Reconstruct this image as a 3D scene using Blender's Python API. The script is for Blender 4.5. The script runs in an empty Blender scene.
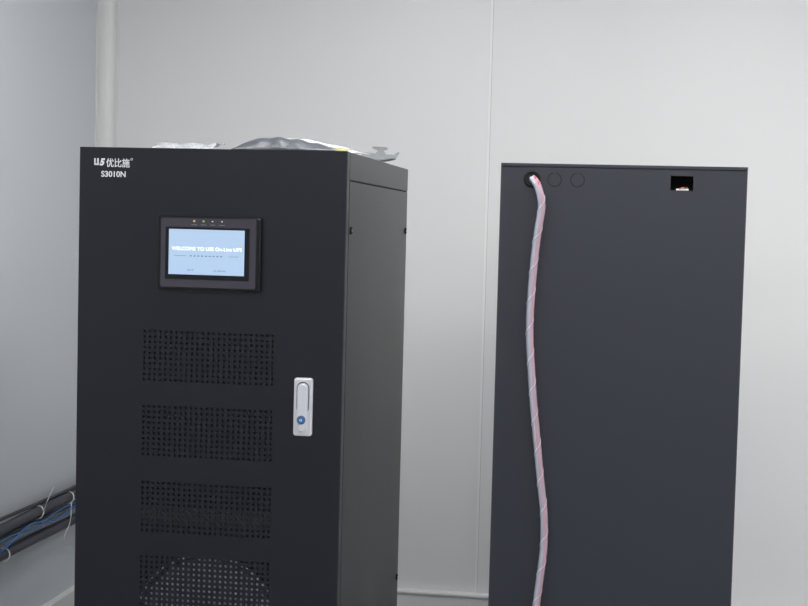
import bpy, bmesh, math, random
from mathutils import Vector, Matrix
random.seed(4)
sc = bpy.context.scene
sc.view_settings.view_transform = 'Standard'
sc.view_settings.look = 'None'

# ---------------------------------------------------------------- materials
def lin(c):
    c = c/255.0
    return c/12.92 if c <= 0.04045 else ((c+0.055)/1.055)**2.4
def rgb(r, g, b): return (lin(r), lin(g), lin(b), 1)

def mat(name, col, rough=0.5, metal=0.0, spec=0.5, noise=0.0, nscale=40, bump=0.0, bscale=300, emis=None, estr=0, trans=0, alpha=1):
    m = bpy.data.materials.new(name); m.use_nodes = True
    nt = m.node_tree; b = nt.nodes['Principled BSDF']
    b.inputs['Base Color'].default_value = col
    b.inputs['Roughness'].default_value = rough
    b.inputs['Metallic'].default_value = metal
    b.inputs['Specular IOR Level'].default_value = spec
    b.inputs['Transmission Weight'].default_value = trans
    b.inputs['Alpha'].default_value = alpha
    tc = nt.nodes.new('ShaderNodeTexCoord')
    if noise > 0:
        n = nt.nodes.new('ShaderNodeTexNoise'); n.inputs['Scale'].default_value = nscale
        n.inputs['Detail'].default_value = 4
        nt.links.new(tc.outputs['Object'], n.inputs['Vector'])
        r = nt.nodes.new('ShaderNodeMapRange')
        r.inputs['To Min'].default_value = 1-noise; r.inputs['To Max'].default_value = 1+noise
        nt.links.new(n.outputs['Fac'], r.inputs['Value'])
        mx = nt.nodes.new('ShaderNodeVectorMath'); mx.operation = 'SCALE'
        mx.inputs[0].default_value = col[:3]
        nt.links.new(r.outputs['Result'], mx.inputs['Scale'])
        nt.links.new(mx.outputs['Vector'], b.inputs['Base Color'])
    if bump > 0:
        n2 = nt.nodes.new('ShaderNodeTexNoise'); n2.inputs['Scale'].default_value = bscale
        nt.links.new(tc.outputs['Object'], n2.inputs['Vector'])
        bp = nt.nodes.new('ShaderNodeBump'); bp.inputs['Strength'].default_value = bump
        bp.inputs['Distance'].default_value = 0.002
        nt.links.new(n2.outputs['Fac'], bp.inputs['Height'])
        nt.links.new(bp.outputs['Normal'], b.inputs['Normal'])
    if emis:
        b.inputs['Emission Color'].default_value = emis
        b.inputs['Emission Strength'].default_value = estr
    return m

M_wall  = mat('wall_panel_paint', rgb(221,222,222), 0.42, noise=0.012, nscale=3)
M_wallL = mat('wall_panel_painted_shade', rgb(196,200,206), 0.30, noise=0.02, nscale=2)  # left wall: base colour lowered to paint in the shade of grazing light
M_seam  = mat('panel_joint', rgb(232,233,232), 0.4)
M_seamd = mat('panel_joint_shadow_gap', rgb(165,167,167), 0.6)
M_trim  = mat('aluminium_cove_white', rgb(216,217,216), 0.35)
M_floor = mat('vinyl_floor', rgb(140,144,148), 0.4, noise=0.06, nscale=12)
M_ceil  = mat('ceiling_panel', rgb(225,226,226), 0.6, noise=0.01)
M_light = mat('light_diffuser', rgb(240,240,240), 0.5, emis=(1,0.99,0.98,1), estr=12.8)
M_lframe= mat('light_frame', rgb(230,230,230), 0.4)
M_black = mat('powder_coat_front', rgb(17,19,27), 0.36, spec=.36, noise=0.05, nscale=30, bump=0.12, bscale=900)
M_side  = mat('powder_coat_textured', rgb(47,49,52), 0.34, noise=0.10, nscale=60, bump=0.55, bscale=260)
M_batt  = mat('powder_coat_battery', rgb(31,34,44), 0.48, noise=0.04, nscale=20, bump=0.1, bscale=900)
M_dark  = mat('dark_interior', rgb(10,10,11), 0.8)
M_gap   = mat('gap_black', rgb(8,8,9), 0.9)
M_bezel = mat('glossy_black_bezel', rgb(8,9,11), 0.2, spec=.35)
M_film  = mat('protective_film_plastic', rgb(56,52,62), 0.14, bump=0.8, bscale=25)
M_lcd   = mat('lcd_backlight', rgb(50,60,80), 0.3, emis=rgb(182,208,236), estr=0.93)
M_lcdtx = mat('lcd_glyphs', rgb(255,255,255), 0.4, emis=rgb(250,253,255), estr=1.2)
M_lcdbl = mat('lcd_blue_glyphs', rgb(40,60,110), 0.4, emis=rgb(70,105,160), estr=0.5)
M_white = mat('print_white', rgb(215,216,218), 0.5)
M_led   = mat('led_green', rgb(110,160,60), 0.3, emis=rgb(150,200,70), estr=0.3)
M_leda  = mat('led_amber', rgb(180,170,60), 0.3, emis=rgb(200,190,70), estr=0.3)
M_chrome= mat('handle_satin_zinc', rgb(200,202,207), 0.32, metal=0.2)
M_groove= mat('handle_groove', rgb(92,95,102), 0.5)
M_bluel = mat('lock_barrel_blue', rgb(35,105,170), 0.3)
M_steel = mat('galvanised_steel', rgb(150,153,155), 0.35, metal=0.8, noise=0.15, nscale=80)
M_wplas = mat('white_plastic_film', rgb(205,208,212), 0.25, noise=.1, nscale=25, bump=.6, bscale=60)
M_clear = mat('clear_bag_plastic', rgb(195,198,202), 0.15, bump=.6, bscale=60, alpha=.42)
M_gplas = mat('grey_foam_bag', rgb(66,70,77), 0.35, noise=0.45, nscale=30, bump=.8, bscale=60)
M_yel   = mat('yellow_label', rgb(150,142,80), 0.5)
M_wrap  = mat('spiral_wrap_plastic', rgb(196,200,214), 0.22, alpha=0.40)
M_wedge = mat('spiral_wrap_edge', rgb(215,218,230), 0.3, alpha=.55)
M_wrap2 = mat('inner_sleeve_plastic', rgb(176,176,192), 0.35)
M_red   = mat('red_wire', rgb(200,50,52), 0.4)
M_bluew = mat('blue_grey_wire', rgb(128,134,160), 0.4)
M_blkw  = mat('black_wire', rgb(36,38,46), 0.45)
M_pipe  = mat('pipe_insulation', rgb(50,54,64), 0.45, noise=0.08, nscale=30, bump=0.15, bscale=120)
M_cable = mat('blue_cable', rgb(40,100,160), 0.45)
M_tie   = mat('cable_tie_white', rgb(215,218,220), 0.4)
M_brown = mat('copper_bar', rgb(84,70,60), 0.5, metal=0.1)
M_fan   = mat('fan_guard_white', rgb(225,228,232), 0.4)
M_orange= mat('orange_connector', rgb(215,120,50), 0.4)

# ---------------------------------------------------------------- helpers
def empty(name, loc):
    e = bpy.data.objects.new(name, None); e.location = loc
    e.empty_display_size = 0.1
    sc.collection.objects.link(e); return e
def finish(me, name, m, parent=None, loc=(0,0,0), smooth=False):
    o = bpy.data.objects.new(name, me); sc.collection.objects.link(o)
    if m: me.materials.append(m)
    o.location = loc
    if smooth:
        for p in me.polygons: p.use_smooth = True
    if parent:
        o.parent = parent
        o.matrix_parent_inverse = Matrix.Translation(parent.location).inverted()
    return o
def box(name, x0,x1,y0,y1,z0,z1, m, parent=None, bev=0.0, seg=2):
    bm = bmesh.new(); bmesh.ops.create_cube(bm, size=1)
    c = Vector(((x0+x1)/2,(y0+y1)/2,(z0+z1)/2))
    for v in bm.verts: v.co = Vector((v.co.x*(x1-x0), v.co.y*(y1-y0), v.co.z*(z1-z0)))
    if bev > 0: bmesh.ops.bevel(bm, geom=bm.edges[:], offset=bev, segments=seg, affect='EDGES', profile=0.5)
    me = bpy.data.meshes.new(name); bm.to_mesh(me); bm.free()
    return finish(me, name, m, parent, c)
def cyl(name, c, r, depth, axis, m, parent=None, seg=32, bev=0.0, r2=None):
    bm = bmesh.new()
    bmesh.ops.create_cone(bm, cap_ends=True, segments=seg, radius1=r, radius2=r if r2 is None else r2, depth=depth)
    if bev>0:
        es=[e for e in bm.edges if abs(e.verts[0].co.z-e.verts[1].co.z)<1e-6]
        bmesh.ops.bevel(bm, geom=es, offset=bev, segments=2, affect='EDGES')
    rot = {'X':Matrix.Rotation(math.pi/2,4,'Y'),'Y':Matrix.Rotation(math.pi/2,4,'X'),'Z':Matrix.Identity(4)}[axis]
    bm.transform(rot)
    me = bpy.data.meshes.new(name); bm.to_mesh(me); bm.free()
    return finish(me, name, m, parent, c)
def torus(name, c, R, r, m, parent=None, flat=1.0):   # ring facing -Y
    bm = bmesh.new(); N=40; K=8; rows=[]
    for i in range(N):
        a=2*math.pi*i/N; row=[]
        for k in range(K):
            b=2*math.pi*k/K
            rr=R+r*math.cos(b)
            row.append(bm.verts.new((rr*math.cos(a), r*math.sin(b)*flat, rr*math.sin(a))))
        rows.append(row)
    for i in range(N):
        for k in range(K):
            bm.faces.new((rows[i][k],rows[(i+1)%N][k],rows[(i+1)%N][(k+1)%K],rows[i][(k+1)%K]))
    bmesh.ops.recalc_face_normals(bm, faces=bm.faces[:])
    me = bpy.data.meshes.new(name); bm.to_mesh(me); bm.free()
    return finish(me, name, m, parent, c, True)
def rrect(name, x0,x1,z0,z1,r,y0,y1,m,parent=None,bev=0.0015):   # rounded rect prism, front y0
    bm=bmesh.new(); pts=[]
    for cx,cz,a0 in ((x1-r,z1-r,0),(x0+r,z1-r,90),(x0+r,z0+r,180),(x1-r,z0+r,270)):
        for i in range(7):
            a=math.radians(a0+15*i); pts.append((cx+r*math.cos(a),cz+r*math.sin(a)))
    cx,cz=(x0+x1)/2,(z0+z1)/2
    f=[bm.verts.new((p[0]-cx,y0,p[1]-cz)) for p in pts]
    b=[bm.verts.new((p[0]-cx,y1,p[1]-cz)) for p in pts]
    ff=bm.faces.new(f); bm.faces.new(b[::-1]); n=len(pts)
    for i in range(n): bm.faces.new((f[i],b[i],b[(i+1)%n],f[(i+1)%n]))
    bmesh.ops.recalc_face_normals(bm, faces=bm.faces[:])
    if bev>0: bmesh.ops.bevel(bm, geom=list(ff.edges), offset=bev, segments=3, affect='EDGES')
    me=bpy.data.meshes.new(name); bm.to_mesh(me); bm.free()
    return finish(me,name,m,parent,(cx,0,cz))
def tube(name, pts, r, m, parent=None, res=8, cyclic=False):
    cu=bpy.data.curves.new(name,'CURVE'); cu.dimensions='3D'; cu.bevel_depth=r; cu.bevel_resolution=3
    cu.resolution_u=res; cu.use_fill_caps=True
    sp=cu.splines.new('BEZIER'); sp.bezier_points.add(len(pts)-1)
    for bp,p in zip(sp.bezier_points,pts):
        bp.co=p; bp.handle_left_type=bp.handle_right_type='AUTO'
    sp.use_cyclic_u=cyclic
    o=bpy.data.objects.new(name,cu); sc.collection.objects.link(o); cu.materials.append(m)
    if parent:
        o.parent=parent; o.matrix_parent_inverse=Matrix.Translation(parent.location).inverted()
    return o
def poly_tube(name, pts, r, m, parent=None):
    cu=bpy.data.curves.new(name,'CURVE'); cu.dimensions='3D'; cu.bevel_depth=r; cu.bevel_resolution=2
    cu.use_fill_caps=True
    sp=cu.splines.new('POLY'); sp.points.add(len(pts)-1)
    for q,p in zip(sp.points,pts): q.co=(p[0],p[1],p[2],1)
    o=bpy.data.objects.new(name,cu); sc.collection.objects.link(o); cu.materials.append(m)
    if parent:
        o.parent=parent; o.matrix_parent_inverse=Matrix.Translation(parent.location).inverted()
    return o
def text(name, s, x0, x1, z0, z1, y, m, parent, bold=0.0, shear=0.0):
    cu=bpy.data.curves.new(name,'FONT'); cu.body=s; cu.size=1; cu.extrude=0.0; cu.offset=bold; cu.shear=shear
    cu.materials.append(m)
    o=bpy.data.objects.new(name,cu); sc.collection.objects.link(o)
    bpy.context.view_layer.update()
    bb=[Vector(c) for c in o.bound_box]
    mnx=min(b.x for b in bb); mxx=max(b.x for b in bb); mny=min(b.y for b in bb); mxy=max(b.y for b in bb)
    sx=(x1-x0)/max(mxx-mnx,1e-3); sy=(z1-z0)/max(mxy-mny,1e-3)
    o.rotation_euler=(math.pi/2,0,0); o.scale=(sx,sy,1)
    o.location=(x0-mnx*sx, y, z0-mny*sy)
    o.parent=parent; o.matrix_parent_inverse=Matrix.Translation(parent.location).inverted()
    return o

# plate in XZ plane facing -Y, with perforated patches and rectangular cut-outs
def plate(name, x0,x1,z0,z1,y, patches, cuts, m, parent, thick=0.0015):
    bm=bmesh.new()
    cx,cz=(x0+x1)/2,(z0+z1)/2
    def V(x,z): return bm.verts.new((x-cx,0,z-cz))
    regions=[(p,'p') for p in patches]+[(c,'c') for c in cuts]
    xs=sorted({x0,x1}|{r[0][0] for r in regions}|{r[0][1] for r in regions})
    zs=sorted({z0,z1}|{r[0][2] for r in regions}|{r[0][3] for r in regions})
    def inreg(a,b):
        for r,_ in regions:
            if r[0]<a<r[1] and r[2]<b<r[3]: return True
        return False
    for i in range(len(xs)-1):
        for j in range(len(zs)-1):
            if inreg((xs[i]+xs[i+1])/2,(zs[j]+zs[j+1])/2): continue
            bm.faces.new((V(xs[i],zs[j]),V(xs[i+1],zs[j]),V(xs[i+1],zs[j+1]),V(xs[i],zs[j+1])))
    for p in patches:
        px0,px1,pz0,pz1,nc,nr,rad=p
        dx=(px1-px0)/nc; dz=(pz1-pz0)/nr
        for i in range(nc):
            for j in range(nr):
                mx=px0+(i+.5)*dx; mz=pz0+(j+.5)*dz
                outer=[];inner=[]
                for k in range(8):
                    a=math.pi/4*k; ca,sa=math.cos(a),math.sin(a)
                    q=max(abs(ca),abs(sa))
                    outer.append(V(mx+ca/q*dx/2,mz+sa/q*dz/2))
                    inner.append(V(mx+rad*ca,mz+rad*sa))
                for k in range(8):
                    k2=(k+1)%8
                    bm.faces.new((outer[k],outer[k2],inner[k2],inner[k]))
    bmesh.ops.remove_doubles(bm, verts=bm.verts[:], dist=1e-5)
    for f in bm.faces:
        f.normal_update()
        if f.normal.y>0: f.normal_flip()
    me=bpy.data.meshes.new(name); bm.to_mesh(me); bm.free()
    o=finish(me,name,m,parent,(cx,y,cz))
    s=o.modifiers.new('sheet','SOLIDIFY'); s.thickness=thick; s.offset=-1
    return o

# ---------------------------------------------------------------- room
XL,XR,YB,YF,H = -1.91, 2.8, 5.0, -2.0, 2.8
box('floor', XL-.1,XR+.1,YF-.1,YB+.1,-.1,0, M_floor)
box('ceiling', XL-.1,XR+.1,YF-.1,YB+.1,H,H+.1, M_ceil)
wb=empty('wall_back',(0,YB,0))
box('panel_skin', XL-.1,XR+.1,YB,YB+.1,0,H, M_wall, wb)
for sx in (-.466, .72, 1.9):
    box('joint_lip', sx-.0035,sx+.0045,YB-.002,YB,0.1,H, M_seam, wb)
    box('joint_gap', sx+.0045,sx+.0060,YB-.0008,YB,0.1,H, M_seamd, wb)
wl=empty('wall_left',(XL,1.5,0))
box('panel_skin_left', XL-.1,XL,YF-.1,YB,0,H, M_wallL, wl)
for sy in (3.2,2.0,.8):
    box('joint_left', XL-.001,XL+.002,sy-.004,sy+.004,.1,H, M_seam, wl)
box('wall_right', XR,XR+.1,YF-.1,YB,0,H, M_wall)
box('wall_front', XL,XR,YF-.1,YF,0,H, M_wall)
# cove corner trim
def cove():
    bm=bmesh.new(); prof=[]
    R=.045
    for i in range(9):
        a=math.radians(90*i/8)
        prof.append((XL+.004+R-R*math.cos(a)*1.0, YB-.004-R+R*math.sin(a)))
    prof=[(XL,YB-.075),(XL+.006,YB-.075),(XL+.006,YB-.068),(XL+.004,YB-.066)]+prof+[(XL+.050,YB-.004),(XL+.052,YB-.007),(XL+.058,YB-.007),(XL+.058,YB)]
    lo=[bm.verts.new((p[0]-XL,p[1]-YB,0.1)) for p in prof]; hi=[bm.verts.new((p[0]-XL,p[1]-YB,H)) for p in prof]
    for i in range(len(prof)-1): bm.faces.new((lo[i],lo[i+1],hi[i+1],hi[i]))
    bmesh.ops.recalc_face_normals(bm, faces=bm.faces[:])
    me=bpy.data.meshes.new('trim_1'); bm.to_mesh(me); bm.free()
    finish(me,'trim_1',M_trim,None,(XL,YB,0))
cove()
bb=empty('baseboard_back',(0,YB,0))
box('base_rail', XL,XR,YB-.028,YB,0,.096, M_trim, bb, .003)
box('base_rail_cap', XL,XR,YB-.036,YB,.096,.107, M_seam, bb, .003)
box('baseboard_left', XL,XL+.028,YF,YB-.04,0,.1, M_trim, None, .004)

# ceiling light panels
for i,(lx,ly) in enumerate([(-1.1,.6),(.3,.6),(1.8,.6),(-.75,3.0),(.5,3.0),(1.9,3.0),(.3,-1.0)]):
    e=empty('ceiling_light_panel',(lx,ly,H))
    box('frame',lx-.31,lx+.31,ly-.61,ly+.61,H-.03,H, M_lframe, e, .004)
    box('diffuser',lx-.29,lx+.29,ly-.59,ly+.59,H-.034,H-.029, M_light, e)

# ---------------------------------------------------------------- UPS cabinet
x0,x1=-1.1735,-.5735; y0,y1=2.938,3.806; zt=1.587
ups=empty('ups_cabinet',((x0+x1)/2,(y0+y1)/2,0))
rows=[1.192,1.026,.857,.692]
pat=[(x0+.149,x0+.450,z-.118,z,25,10,.0031) for z in rows]
plate('door_sheet',x0+.001,x1-.001,.09,zt-.001,y0,pat,[],M_black,ups,.0015)
box('door_return_left',x0,x0+.002,y0+.0005,y0+.024,.09,zt,M_black,ups)
box('door_return_right',x1-.002,x1,y0-.0006,y0+.024,.09,zt,M_side,ups,.0006)
box('door_return_top',x0,x1,y0+.0005,y0+.024,zt-.002,zt,M_black,ups)
box('door_return_bottom',x0,x1,y0+.0005,y0+.024,.088,.09,M_black,ups)
cf=y0+.028
for a,b in ((x0+.003,x0+.03),(x1-.03,x1-.003)):
    box('frame_post',a,b,y0+.02,cf+.02,.1,zt-.006,M_gap,ups)
box('frame_header',x0+.03,x1-.03,y0+.02,cf+.02,zt-.05,zt-.006,M_gap,ups)
box('side_panel_left',x0,x0+.004,cf,y1,.09,zt-.062,M_side,ups)
box('side_frame_right',x1-.006,x1-.002,cf,y1-.002,.09,zt-.05,M_gap,ups)
box('side_panel_right',x1-.003,x1,cf+.003,y1-.003,.095,zt-.0635,M_side,ups,.001)
box('roof_cap',x0,x1,cf,y1,zt-.06,zt,M_side,ups,.0015)
box('rear_panel',x0+.004,x1-.006,y1-.004,y1-.001,.09,zt-.06,M_side,ups)
box('bottom_plate',x0,x1,cf,y1,.075,.09,M_side,ups)
box('plinth',x0+.02,x1-.02,y0+.05,y1-.02,0,.075,M_black,ups)
box('inner_backing',x0+.01,x1-.01,y0+.16,y0+.165,.1,zt-.07,M_dark,ups)
for sy in (y0+.045,y1-.03):
    for sz in (1.418,.46):
        cyl('panel_screw',(x1+.0015,sy,sz),.0085,.005,'X',M_gap,ups,16,.001)
        cyl('screw_centre',(x1+.0042,sy,sz),.0035,.001,'X',M_steel,ups,12)
# interior items visible through the perforations
box('copper_busbar',x0+.14,x0+.45,y0+.006,y0+.012,.760,.795,M_brown,ups)
fc=(x0+.305,y0+.014,.530)
cyl('fan_disc',fc,.155,.006,'Y',M_fan,ups,48)
for R in (.165,.145,.125,.105,.085,.065,.045,.025):
    torus('fan_ring',(fc[0],y0+.0080,fc[2]),R,.003,M_fan,ups)
# display
box_l,box_r=x0+.186,x0+.416
rrect('display_housing',box_l,box_r,1.279,1.441,.006,y0-.014,y0+.001,M_bezel,ups,.004)
rrect('display_film',box_l+.007,box_r-.010,1.286,1.436,.004,y0-.0155,y0-.013,M_film,ups,.001)
rrect('display_bezel',box_l+.018,box_r-.024,1.303,1.417,.002,y0-.0163,y0-.015,M_bezel,ups,.0003)
sl,sr=x0+.212,x0+.381
box('lcd_screen',sl,sr,y0-.0172,y0-.016,1.314,1.412,M_lcd,ups)
ty=y0-.0176
text('lcd_title','WELCOME TO USE On-Line UPS',sl+.007,sr-.006,1.3665,1.3740,ty,M_lcdtx,ups,-.008)
for i in range(9):
    a=sl+.048+i*.0085
    box('lcd_mark',a,a+.0035,ty,ty+.0004,1.3535,1.3558,M_lcdbl,ups)
box('lcd_rule_left',sl+.012,sl+.04,ty,ty+.0004,1.3545,1.3552,M_lcdbl,ups)
box('lcd_rule_right',sr-.035,sr-.012,ty,ty+.0004,1.3545,1.3552,M_lcdbl,ups)
text('lcd_word_left','2019',sl+.042,sl+.056,1.3220,1.3255,ty,M_lcdbl,ups)
text('lcd_word_right','12:30:45',sl+.100,sl+.128,1.3215,1.3250,ty,M_lcdbl,ups)
for i,(a,mm) in enumerate([(.268,M_leda),(.289,M_led),(.309,M_white),(.330,M_white)]):
    cyl('indicator_led',(x0+a,y0-.0165,1.430),.0020 if i<2 else .0013,.002,'Y',mm,ups,12)
    box('indicator_label',x0+a-.006,x0+a+.006,y0-.0166,y0-.0156,1.4215,1.4230,M_groove,ups)
# logo print: white icon block with dark strokes, then characters
box('logo_icon_left',x0+.0335,x0+.0440,y0-.0007,y0,1.5475,1.5625,M_white,ups)
box('logo_icon_notch',x0+.0370,x0+.0400,y0-.0011,y0-.0006,1.5510,1.5625,M_black,ups)
text('logo_icon_right','5',x0+.0455,x0+.0585,1.5465,1.5625,y0-.0006,M_white,ups,.06,.25)
text('logo_characters','优比施',x0+.061,x0+.114,1.544,1.563,y0-.0006,M_white,ups,.0)
text('logo_characters_weight','优比施',x0+.0618,x0+.1148,1.5434,1.5624,y0-.0007,M_white,ups,.0)
torus('logo_registered',(x0+.119,y0-.0004,1.5615),.0022,.0005,M_white,ups)
text('rating_print','S3010N',x0+.050,x0+.106,1.522,1.535,y0-.0006,M_white,ups,.025)
# handle
hx=x0+.515
rrect('handle_plate',hx-.0205,hx+.0205,.972,1.098,.006,y0-.008,y0+.001,M_chrome,ups,.003)
rrect('handle_recess',hx-.0140,hx+.0140,1.020,1.090,.0135,y0-.0088,y0-.0075,M_groove,ups,.0003)
rrect('handle_lever',hx-.0115,hx+.0115,.981,1.087,.0110,y0-.016,y0-.008,M_chrome,ups,.003)
cyl('lock_ring',(hx-.001,y0-.017,1.008),.0095,.004,'Y',M_groove,ups,28,.001)
cyl('lock_barrel',(hx-.001,y0-.0185,1.008),.0078,.004,'Y',M_bluel,ups,28,.001)
cyl('lock_centre',(hx-.001,y0-.0207,1.008),.0028,.001,'Y',M_white,ups,20)
box('lock_keyway',hx-.0015,hx-.0003,y0-.0216,y0-.0210,1.0058,1.0102,M_gap,ups)

# ---------------------------------------------------------------- loose things on the roof
def sheet(name, fx, nx, ny, X0,X1,Y0,Y1, zb, m, parent=None, th=.002):
    bm=bmesh.new(); g=[]
    cx,cy=(X0+X1)/2,(Y0+Y1)/2
    for i in range(nx+1):
        col=[]
        for j in range(ny+1):
            u=i/nx; v=j/ny
            ox,oy,oz=fx(u,v)
            col.append(bm.verts.new((X0+(X1-X0)*u+ox-cx, Y0+(Y1-Y0)*v+oy-cy, oz)))
        g.append(col)
    for i in range(nx):
        for j in range(ny):
            bm.faces.new((g[i][j],g[i+1][j],g[i+1][j+1],g[i][j+1]))
    me=bpy.data.meshes.new(name); bm.to_mesh(me); bm.free()
    o=finish(me,name,m,parent,(cx,cy,zb),True)
    s=o.modifiers.new('t','SOLIDIFY'); s.thickness=th; s.offset=1
    return o
def prof(u):   # hump, peak near u=.3
    return max(0,math.sin(math.pi*min(1,u**.62)))**.9 if 0<u<1 else 0
def ramp(v,a): return math.sin(math.pi/2*min(1,v/a))
bag=empty('foam_packing_bag',(-.71,3.12,zt))
sheet('inner_foam',lambda u,v:(0,.008*math.sin(u*6),.0008+.030*prof(u)*ramp(v,.45)+.0016*math.sin(u*33+v*5)*ramp(v,.3)*math.sin(math.pi*u)),56,16,-.838,-.588,2.965,3.10,zt,M_gplas,bag,.002)
sheet('white_film',lambda u,v:(0,.006*math.sin(u*5),.001+ramp(v,.5)*(.006+.0315*prof(u))+.0012*ramp(v,.4)*math.sin(u*21+v*6)),48,14,-.855,-.584,3.06,3.27,zt,M_wplas,bag,.0025)
sheet('packing_leaflet',lambda u,v:(0,0,.001+.008*ramp(v,.6)*(.6+.4*math.sin(u*3.1))),12,6,-.622,-.580,2.96,3.03,zt,M_yel,None,.001)
sheet('clear_plastic_bag',lambda u,v:(.004*math.sin(v*9),.004*math.sin(u*14),.001+ramp(v,.5)*(.002+.013*abs(math.sin(u*7.5+.4))+.003*math.sin(u*23+v*8)**2)),40,12,-1.025,-.885,2.97,3.07,zt,M_clear,None,.001)
br=empty('metal_bracket',(-.585,3.42,zt))
def strip(name, prof2, ya, yb, th, m, parent):
    bm=bmesh.new()
    A=[bm.verts.new((p[0],ya,p[1])) for p in prof2]; B=[bm.verts.new((p[0],yb,p[1])) for p in prof2]
    for i in range(len(prof2)-1): bm.faces.new((A[i],A[i+1],B[i+1],B[i]))
    me=bpy.data.meshes.new(name); bm.to_mesh(me); bm.free()
    o=finish(me,name,m,parent)
    s=o.modifiers.new('t','SOLIDIFY'); s.thickness=th; s.offset=0
    return o
zz=zt+.002
strip('bracket_foot',[(-.66,zz),(-.60,zz),(-.565,zz+.004),(-.548,zz+.008)],3.38,3.43,.004,M_steel,br)
def flange():
    pts=[(-.632,.002),(-.572,.002),(-.546,.012),(-.540,.024),(-.546,.024),(-.554,.018),(-.572,.018),(-.578,.027),(-.568,.031),(-.572,.036),(-.606,.037),(-.606,.032),(-.592,.027),(-.598,.020),(-.632,.022)]
    bm=bmesh.new()
    bm.faces.new([bm.verts.new((p[0],3.42+.25*(p[0]+.6),zz+p[1])) for p in pts])
    me=bpy.data.meshes.new('bracket_flange'); bm.to_mesh(me); bm.free()
    o=finish(me,'bracket_flange',M_steel,br); s=o.modifiers.new('t','SOLIDIFY'); s.thickness=.002
flange()
strip('bracket_lip',[(-.600,zz+.034),(-.588,zz+.035),(-.572,zz+.035)],3.42,3.45,.002,M_steel,br)

# ---------------------------------------------------------------- battery cabinet
bx0,bx1=-.2884,.3056; by0,by1=3.45,4.25; bt=1.593
bat=empty('battery_cabinet',((bx0+bx1)/2,(by0+by1)/2,0))
cut=(.124,.178,1.534,1.569)
plate('rear_sheet',bx0+.003,bx1-.003,.09,bt-.010,by0,[],[cut],M_batt,bat,.0018)
box('roof_cap_battery',bx0,bx1,by0-.001,by1,bt-.008,bt,M_batt,bat,.001)
box('side_sheet_left',bx0,bx0+.0035,by0+.001,by1,.09,bt-.0085,M_side,bat)
box('side_sheet_right',bx1-.0035,bx1,by0+.001,by1,.09,bt-.0085,M_side,bat)
box('far_sheet',bx0+.004,bx1-.004,by1-.004,by1-.001,.09,bt-.009,M_side,bat)
box('bottom_sheet',bx0,bx1,by0,by1,.075,.09,M_side,bat)
box('plinth_battery',bx0+.02,bx1-.02,by0+.03,by1-.03,0,.075,M_black,bat)
box('seam_strip',bx0+.004,bx1-.004,by0+.003,by0+.006,bt-.0125,bt-.0075,M_batt,bat)
box('inner_plate',bx0+.01,bx1-.01,by0+.07,by0+.075,.1,bt-.012,M_dark,bat)
gx,gz=-.211,1.5545
torus('grommet_ring',(gx,by0-.001,gz),.0175,.0035,M_gap,bat)
cyl('grommet_core',(gx,by0-.0012,gz),.017,.002,'Y',M_dark,bat,32)
for kx in (-.156,-.100):
    torus('knockout_ring',(kx,by0-.0003,gz-.0005),.0165,.0009,M_gap,bat,.4)
    box('knockout_tab',kx-.003,kx+.003,by0-.0008,by0,gz+.0145,gz+.018,M_batt,bat)
box('terminal_block',.138,.168,by0+.004,by0+.02,1.530,1.5385,M_fan,bat,.002)
tube('terminal_wire',[(.138,by0+.02,1.532),(.149,by0+.002,1.5390),(.159,by0+.004,1.5415),(.167,by0+.02,1.538)],.0014,M_orange,bat)
tube('terminal_wire_2',[(.150,by0+.02,1.532),(.157,by0+.002,1.5420),(.163,by0+.006,1.5400),(.172,by0+.02,1.533)],.0012,M_gap,bat)

# ---------------------------------------------------------------- wrapped cable
path=[(gx,3.50,gz),(gx+.002,3.449,gz),(-.202,3.434,1.548),(-.1935,3.428,1.5325),(-.184,3.427,1.491),(-.190,3.428,1.441),(-.197,3.430,1.378),(-.203,3.431,1.279),(-.205,3.431,1.179),
(-.197,3.431,1.079),(-.190,3.431,1.004),(-.178,3.430,.905),(-.166,3.430,.806),(-.156,3.430,.731),(-.154,3.430,.644),(-.162,3.430,.557),(-.168,3.430,.492),
(-.17,3.43,.35),(-.16,3.425,.18),(-.14,3.40,.06),(-.06,3.36,.016),(.10,3.34,.014)]
def cr(P,n=14):
    out=[]; P=[Vector(p) for p in P]; L=len(P)
    for i in range(L-1):
        p0=P[max(i-1,0)];p1=P[i];p2=P[i+1];p3=P[min(i+2,L-1)]
        for k in range(n):
            t=k/n
            out.append(.5*((2*p1)+(-p0+p2)*t+(2*p0-5*p1+4*p2-p3)*t*t+(-p0+3*p1-3*p2+p3)*t**3))
    out.append(P[-1]); return out
raw=cr(path)
def resample(pts,step):
    out=[pts[0]]; acc=0
    for a,b in zip(pts,pts[1:]):
        d=(b-a).length
        while acc+d>=step:
            t=(step-acc)/d; a=a.lerp(b,t); out.append(a.copy()); d=(b-a).length; acc=0
        acc+=d
    return out
cp=resample(raw,.004)
def frames():
    fr=[]; prev=Vector((1,0,0))
    for i,p in enumerate(cp):
        t=(cp[min(i+1,len(cp)-1)]-cp[max(i-1,0)]).normalized()
        X=Vector((1,0,0))
        if abs(t.x)<.8: prev=X       # keep the strands from rolling: n stays along world X
        n=(prev-t*prev.dot(t)).normalized(); prev=n
        fr.append((p,t,n,t.cross(n)))
    return fr
FR=frames()
side=-1 if FR[len(FR)//3][3].y>0 else 1
def strand(rad,ph,wob):
    out=[]
    for i,(p,t,n,b) in enumerate(FR):
        a=ph+side*(wob*math.sin(i*.004*8.0+1.2)+.08*math.sin(i*.004*23))
        out.append(p+n*math.cos(a)*rad+b*math.sin(a)*rad)
    return out
cab=empty('spiral_wrapped_cable_bundle',(gx,3.43,1.0))
poly_tube('red_conductor',strand(.0052,side*.75,.22),.0036,M_red,cab)
poly_tube('grey_conductor',strand(.0044,side*2.4,.22),.0046,M_wrap2,cab)
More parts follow.
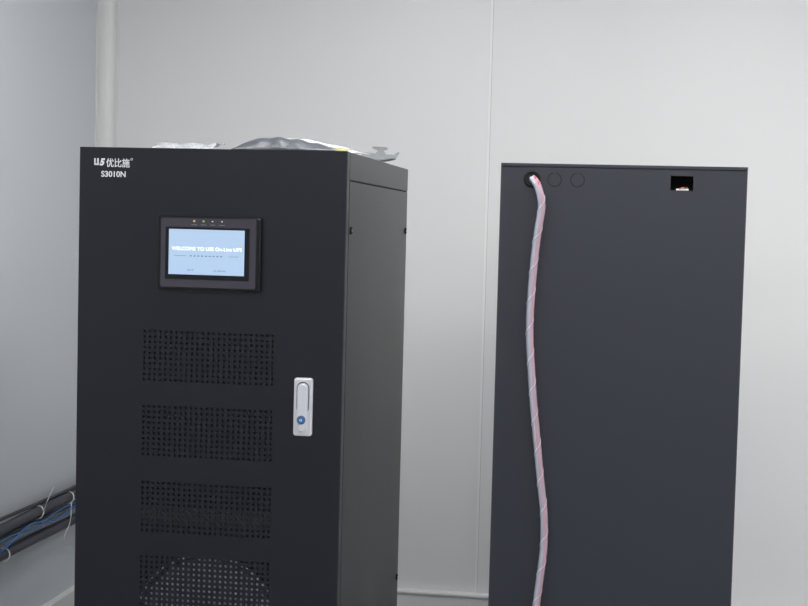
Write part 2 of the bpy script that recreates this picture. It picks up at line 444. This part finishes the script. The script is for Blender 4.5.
poly_tube('blue_conductor',strand(.0044,side*-1.5,.22),.0042,M_bluew,cab)
N_=(len(cp)-1); TOT=N_*.004
def at(s):
    s=max(0,min(s,TOT-1e-6)); i=int(s/.004); f=s/.004-i
    A=FR[i];B=FR[min(i+1,N_)]
    return [A[k].lerp(B[k],f) for k in range(4)]
def ribbon(R,pitch,width,name,m):
    bm=bmesh.new()
    steps=int(TOT/pitch*26); last=None; e0=[]
    for k in range(steps):
        s=k/26*pitch; a=2*math.pi*k/26
        pr=[]
        for w in (-.5,-.25,0,.25,.5):
            p,t,n,b=at(s+w*width); rr=R+.0005*math.cos(w*math.pi)
            co=p+n*math.cos(a)*rr+b*math.sin(a)*rr
            pr.append(bm.verts.new(co))
            if w==-.5: e0.append(co.copy())
        if last:
            for q in range(4): bm.faces.new((last[q],last[q+1],pr[q+1],pr[q]))
        last=pr
    me=bpy.data.meshes.new(name); bm.to_mesh(me); bm.free()
    finish(me,name,m,cab,(0,0,0),True)
    poly_tube('wrap_edge',e0,.0007,M_wedge,cab)
ribbon(.0095,.075,.073,'spiral_wrap',M_wrap)

# ---------------------------------------------------------------- pipes along the left wall
def along(z,x,dz=0,ya=-1.9,yb=4.9,n=24,w=.003,ph=0):
    return [(x+w*math.sin(i*1.3+ph), ya+(yb-ya)*i/n, z+w*math.sin(i*.9+ph)) for i in range(n+1)]
pp=empty('insulated_pipe_run',(XL+.035,3.0,.4))
tube('pipe_upper',along(.450,XL+.037),.018,M_pipe,pp)
tube('pipe_lower',along(.366,XL+.036,ph=2),.018,M_pipe,pp)
tube('pipe_small',along(.412,XL+.022,ph=1),.008,M_pipe,pp)
tube('thin_cable',along(.480,XL+.030,ph=3,w=.004),.006,M_blkw,pp)
for y in (-1.2,0,1.2,2.4,3.4,4.83):
    box('pipe_clip',XL,XL+.016,y-.012,y+.012,.33,.49,M_steel,pp,.002)
tube('blue_cable_run',[(XL+.065,3.2,.40),(XL+.06,3.7,.385),(XL+.058,4.05,.395),(XL+.056,4.25,.43),(XL+.055,4.45,.405),(XL+.054,4.62,.412),(XL+.05,4.85,.425)],.0032,M_cable,pp)
tube('blue_cable_run_2',[(XL+.06,3.2,.42),(XL+.06,3.8,.41),(XL+.056,4.1,.425),(XL+.056,4.3,.412),(XL+.053,4.5,.43),(XL+.05,4.85,.415)],.0026,M_cable,pp)
for y,zc,rr in ((4.36,.450,.021),(4.62,.450,.021),(4.10,.366,.021)):
    pts=[(XL+.037+rr*math.cos(a),y+.006*math.sin(a),zc+rr*math.sin(a)) for a in [2*math.pi*k/16 for k in range(16)]]
    tube('cable_tie',pts,.0022,M_tie,pp,4,True)
tube('cable_tie_tail',[(XL+.058,4.36,.455),(XL+.078,4.35,.50),(XL+.075,4.40,.53)],.0014,M_tie,pp)
tube('cable_tie_tail_2',[(XL+.058,4.60,.44),(XL+.070,4.56,.38),(XL+.065,4.52,.32),(XL+.065,4.60,.28)],.0014,M_tie,pp)

# ---------------------------------------------------------------- world + camera
w=bpy.data.worlds.new('room_world'); sc.world=w; w.use_nodes=True
w.node_tree.nodes['Background'].inputs[0].default_value=(.6,.62,.65,1)
w.node_tree.nodes['Background'].inputs[1].default_value=.3
a=math.radians(8.6); p=math.radians(3.14); th=.0255
R0=Vector((math.cos(a),math.sin(a),0)); F=Vector((-math.sin(a)*math.cos(p),math.cos(a)*math.cos(p),-math.sin(p)))
U0=R0.cross(F)
Rc=(R0+th*U0).normalized(); Uc=(U0-th*R0).normalized()
cd=bpy.data.cameras.new('camera'); cd.sensor_width=36; cd.lens=1395/808*36; cd.clip_start=.02
co=bpy.data.objects.new('camera',cd); sc.collection.objects.link(co)
m=Matrix((( Rc.x,Uc.x,-F.x,0),(Rc.y,Uc.y,-F.y,0),(Rc.z,Uc.z,-F.z,1.43),(0,0,0,1)))
co.matrix_world=m
sc.camera=co
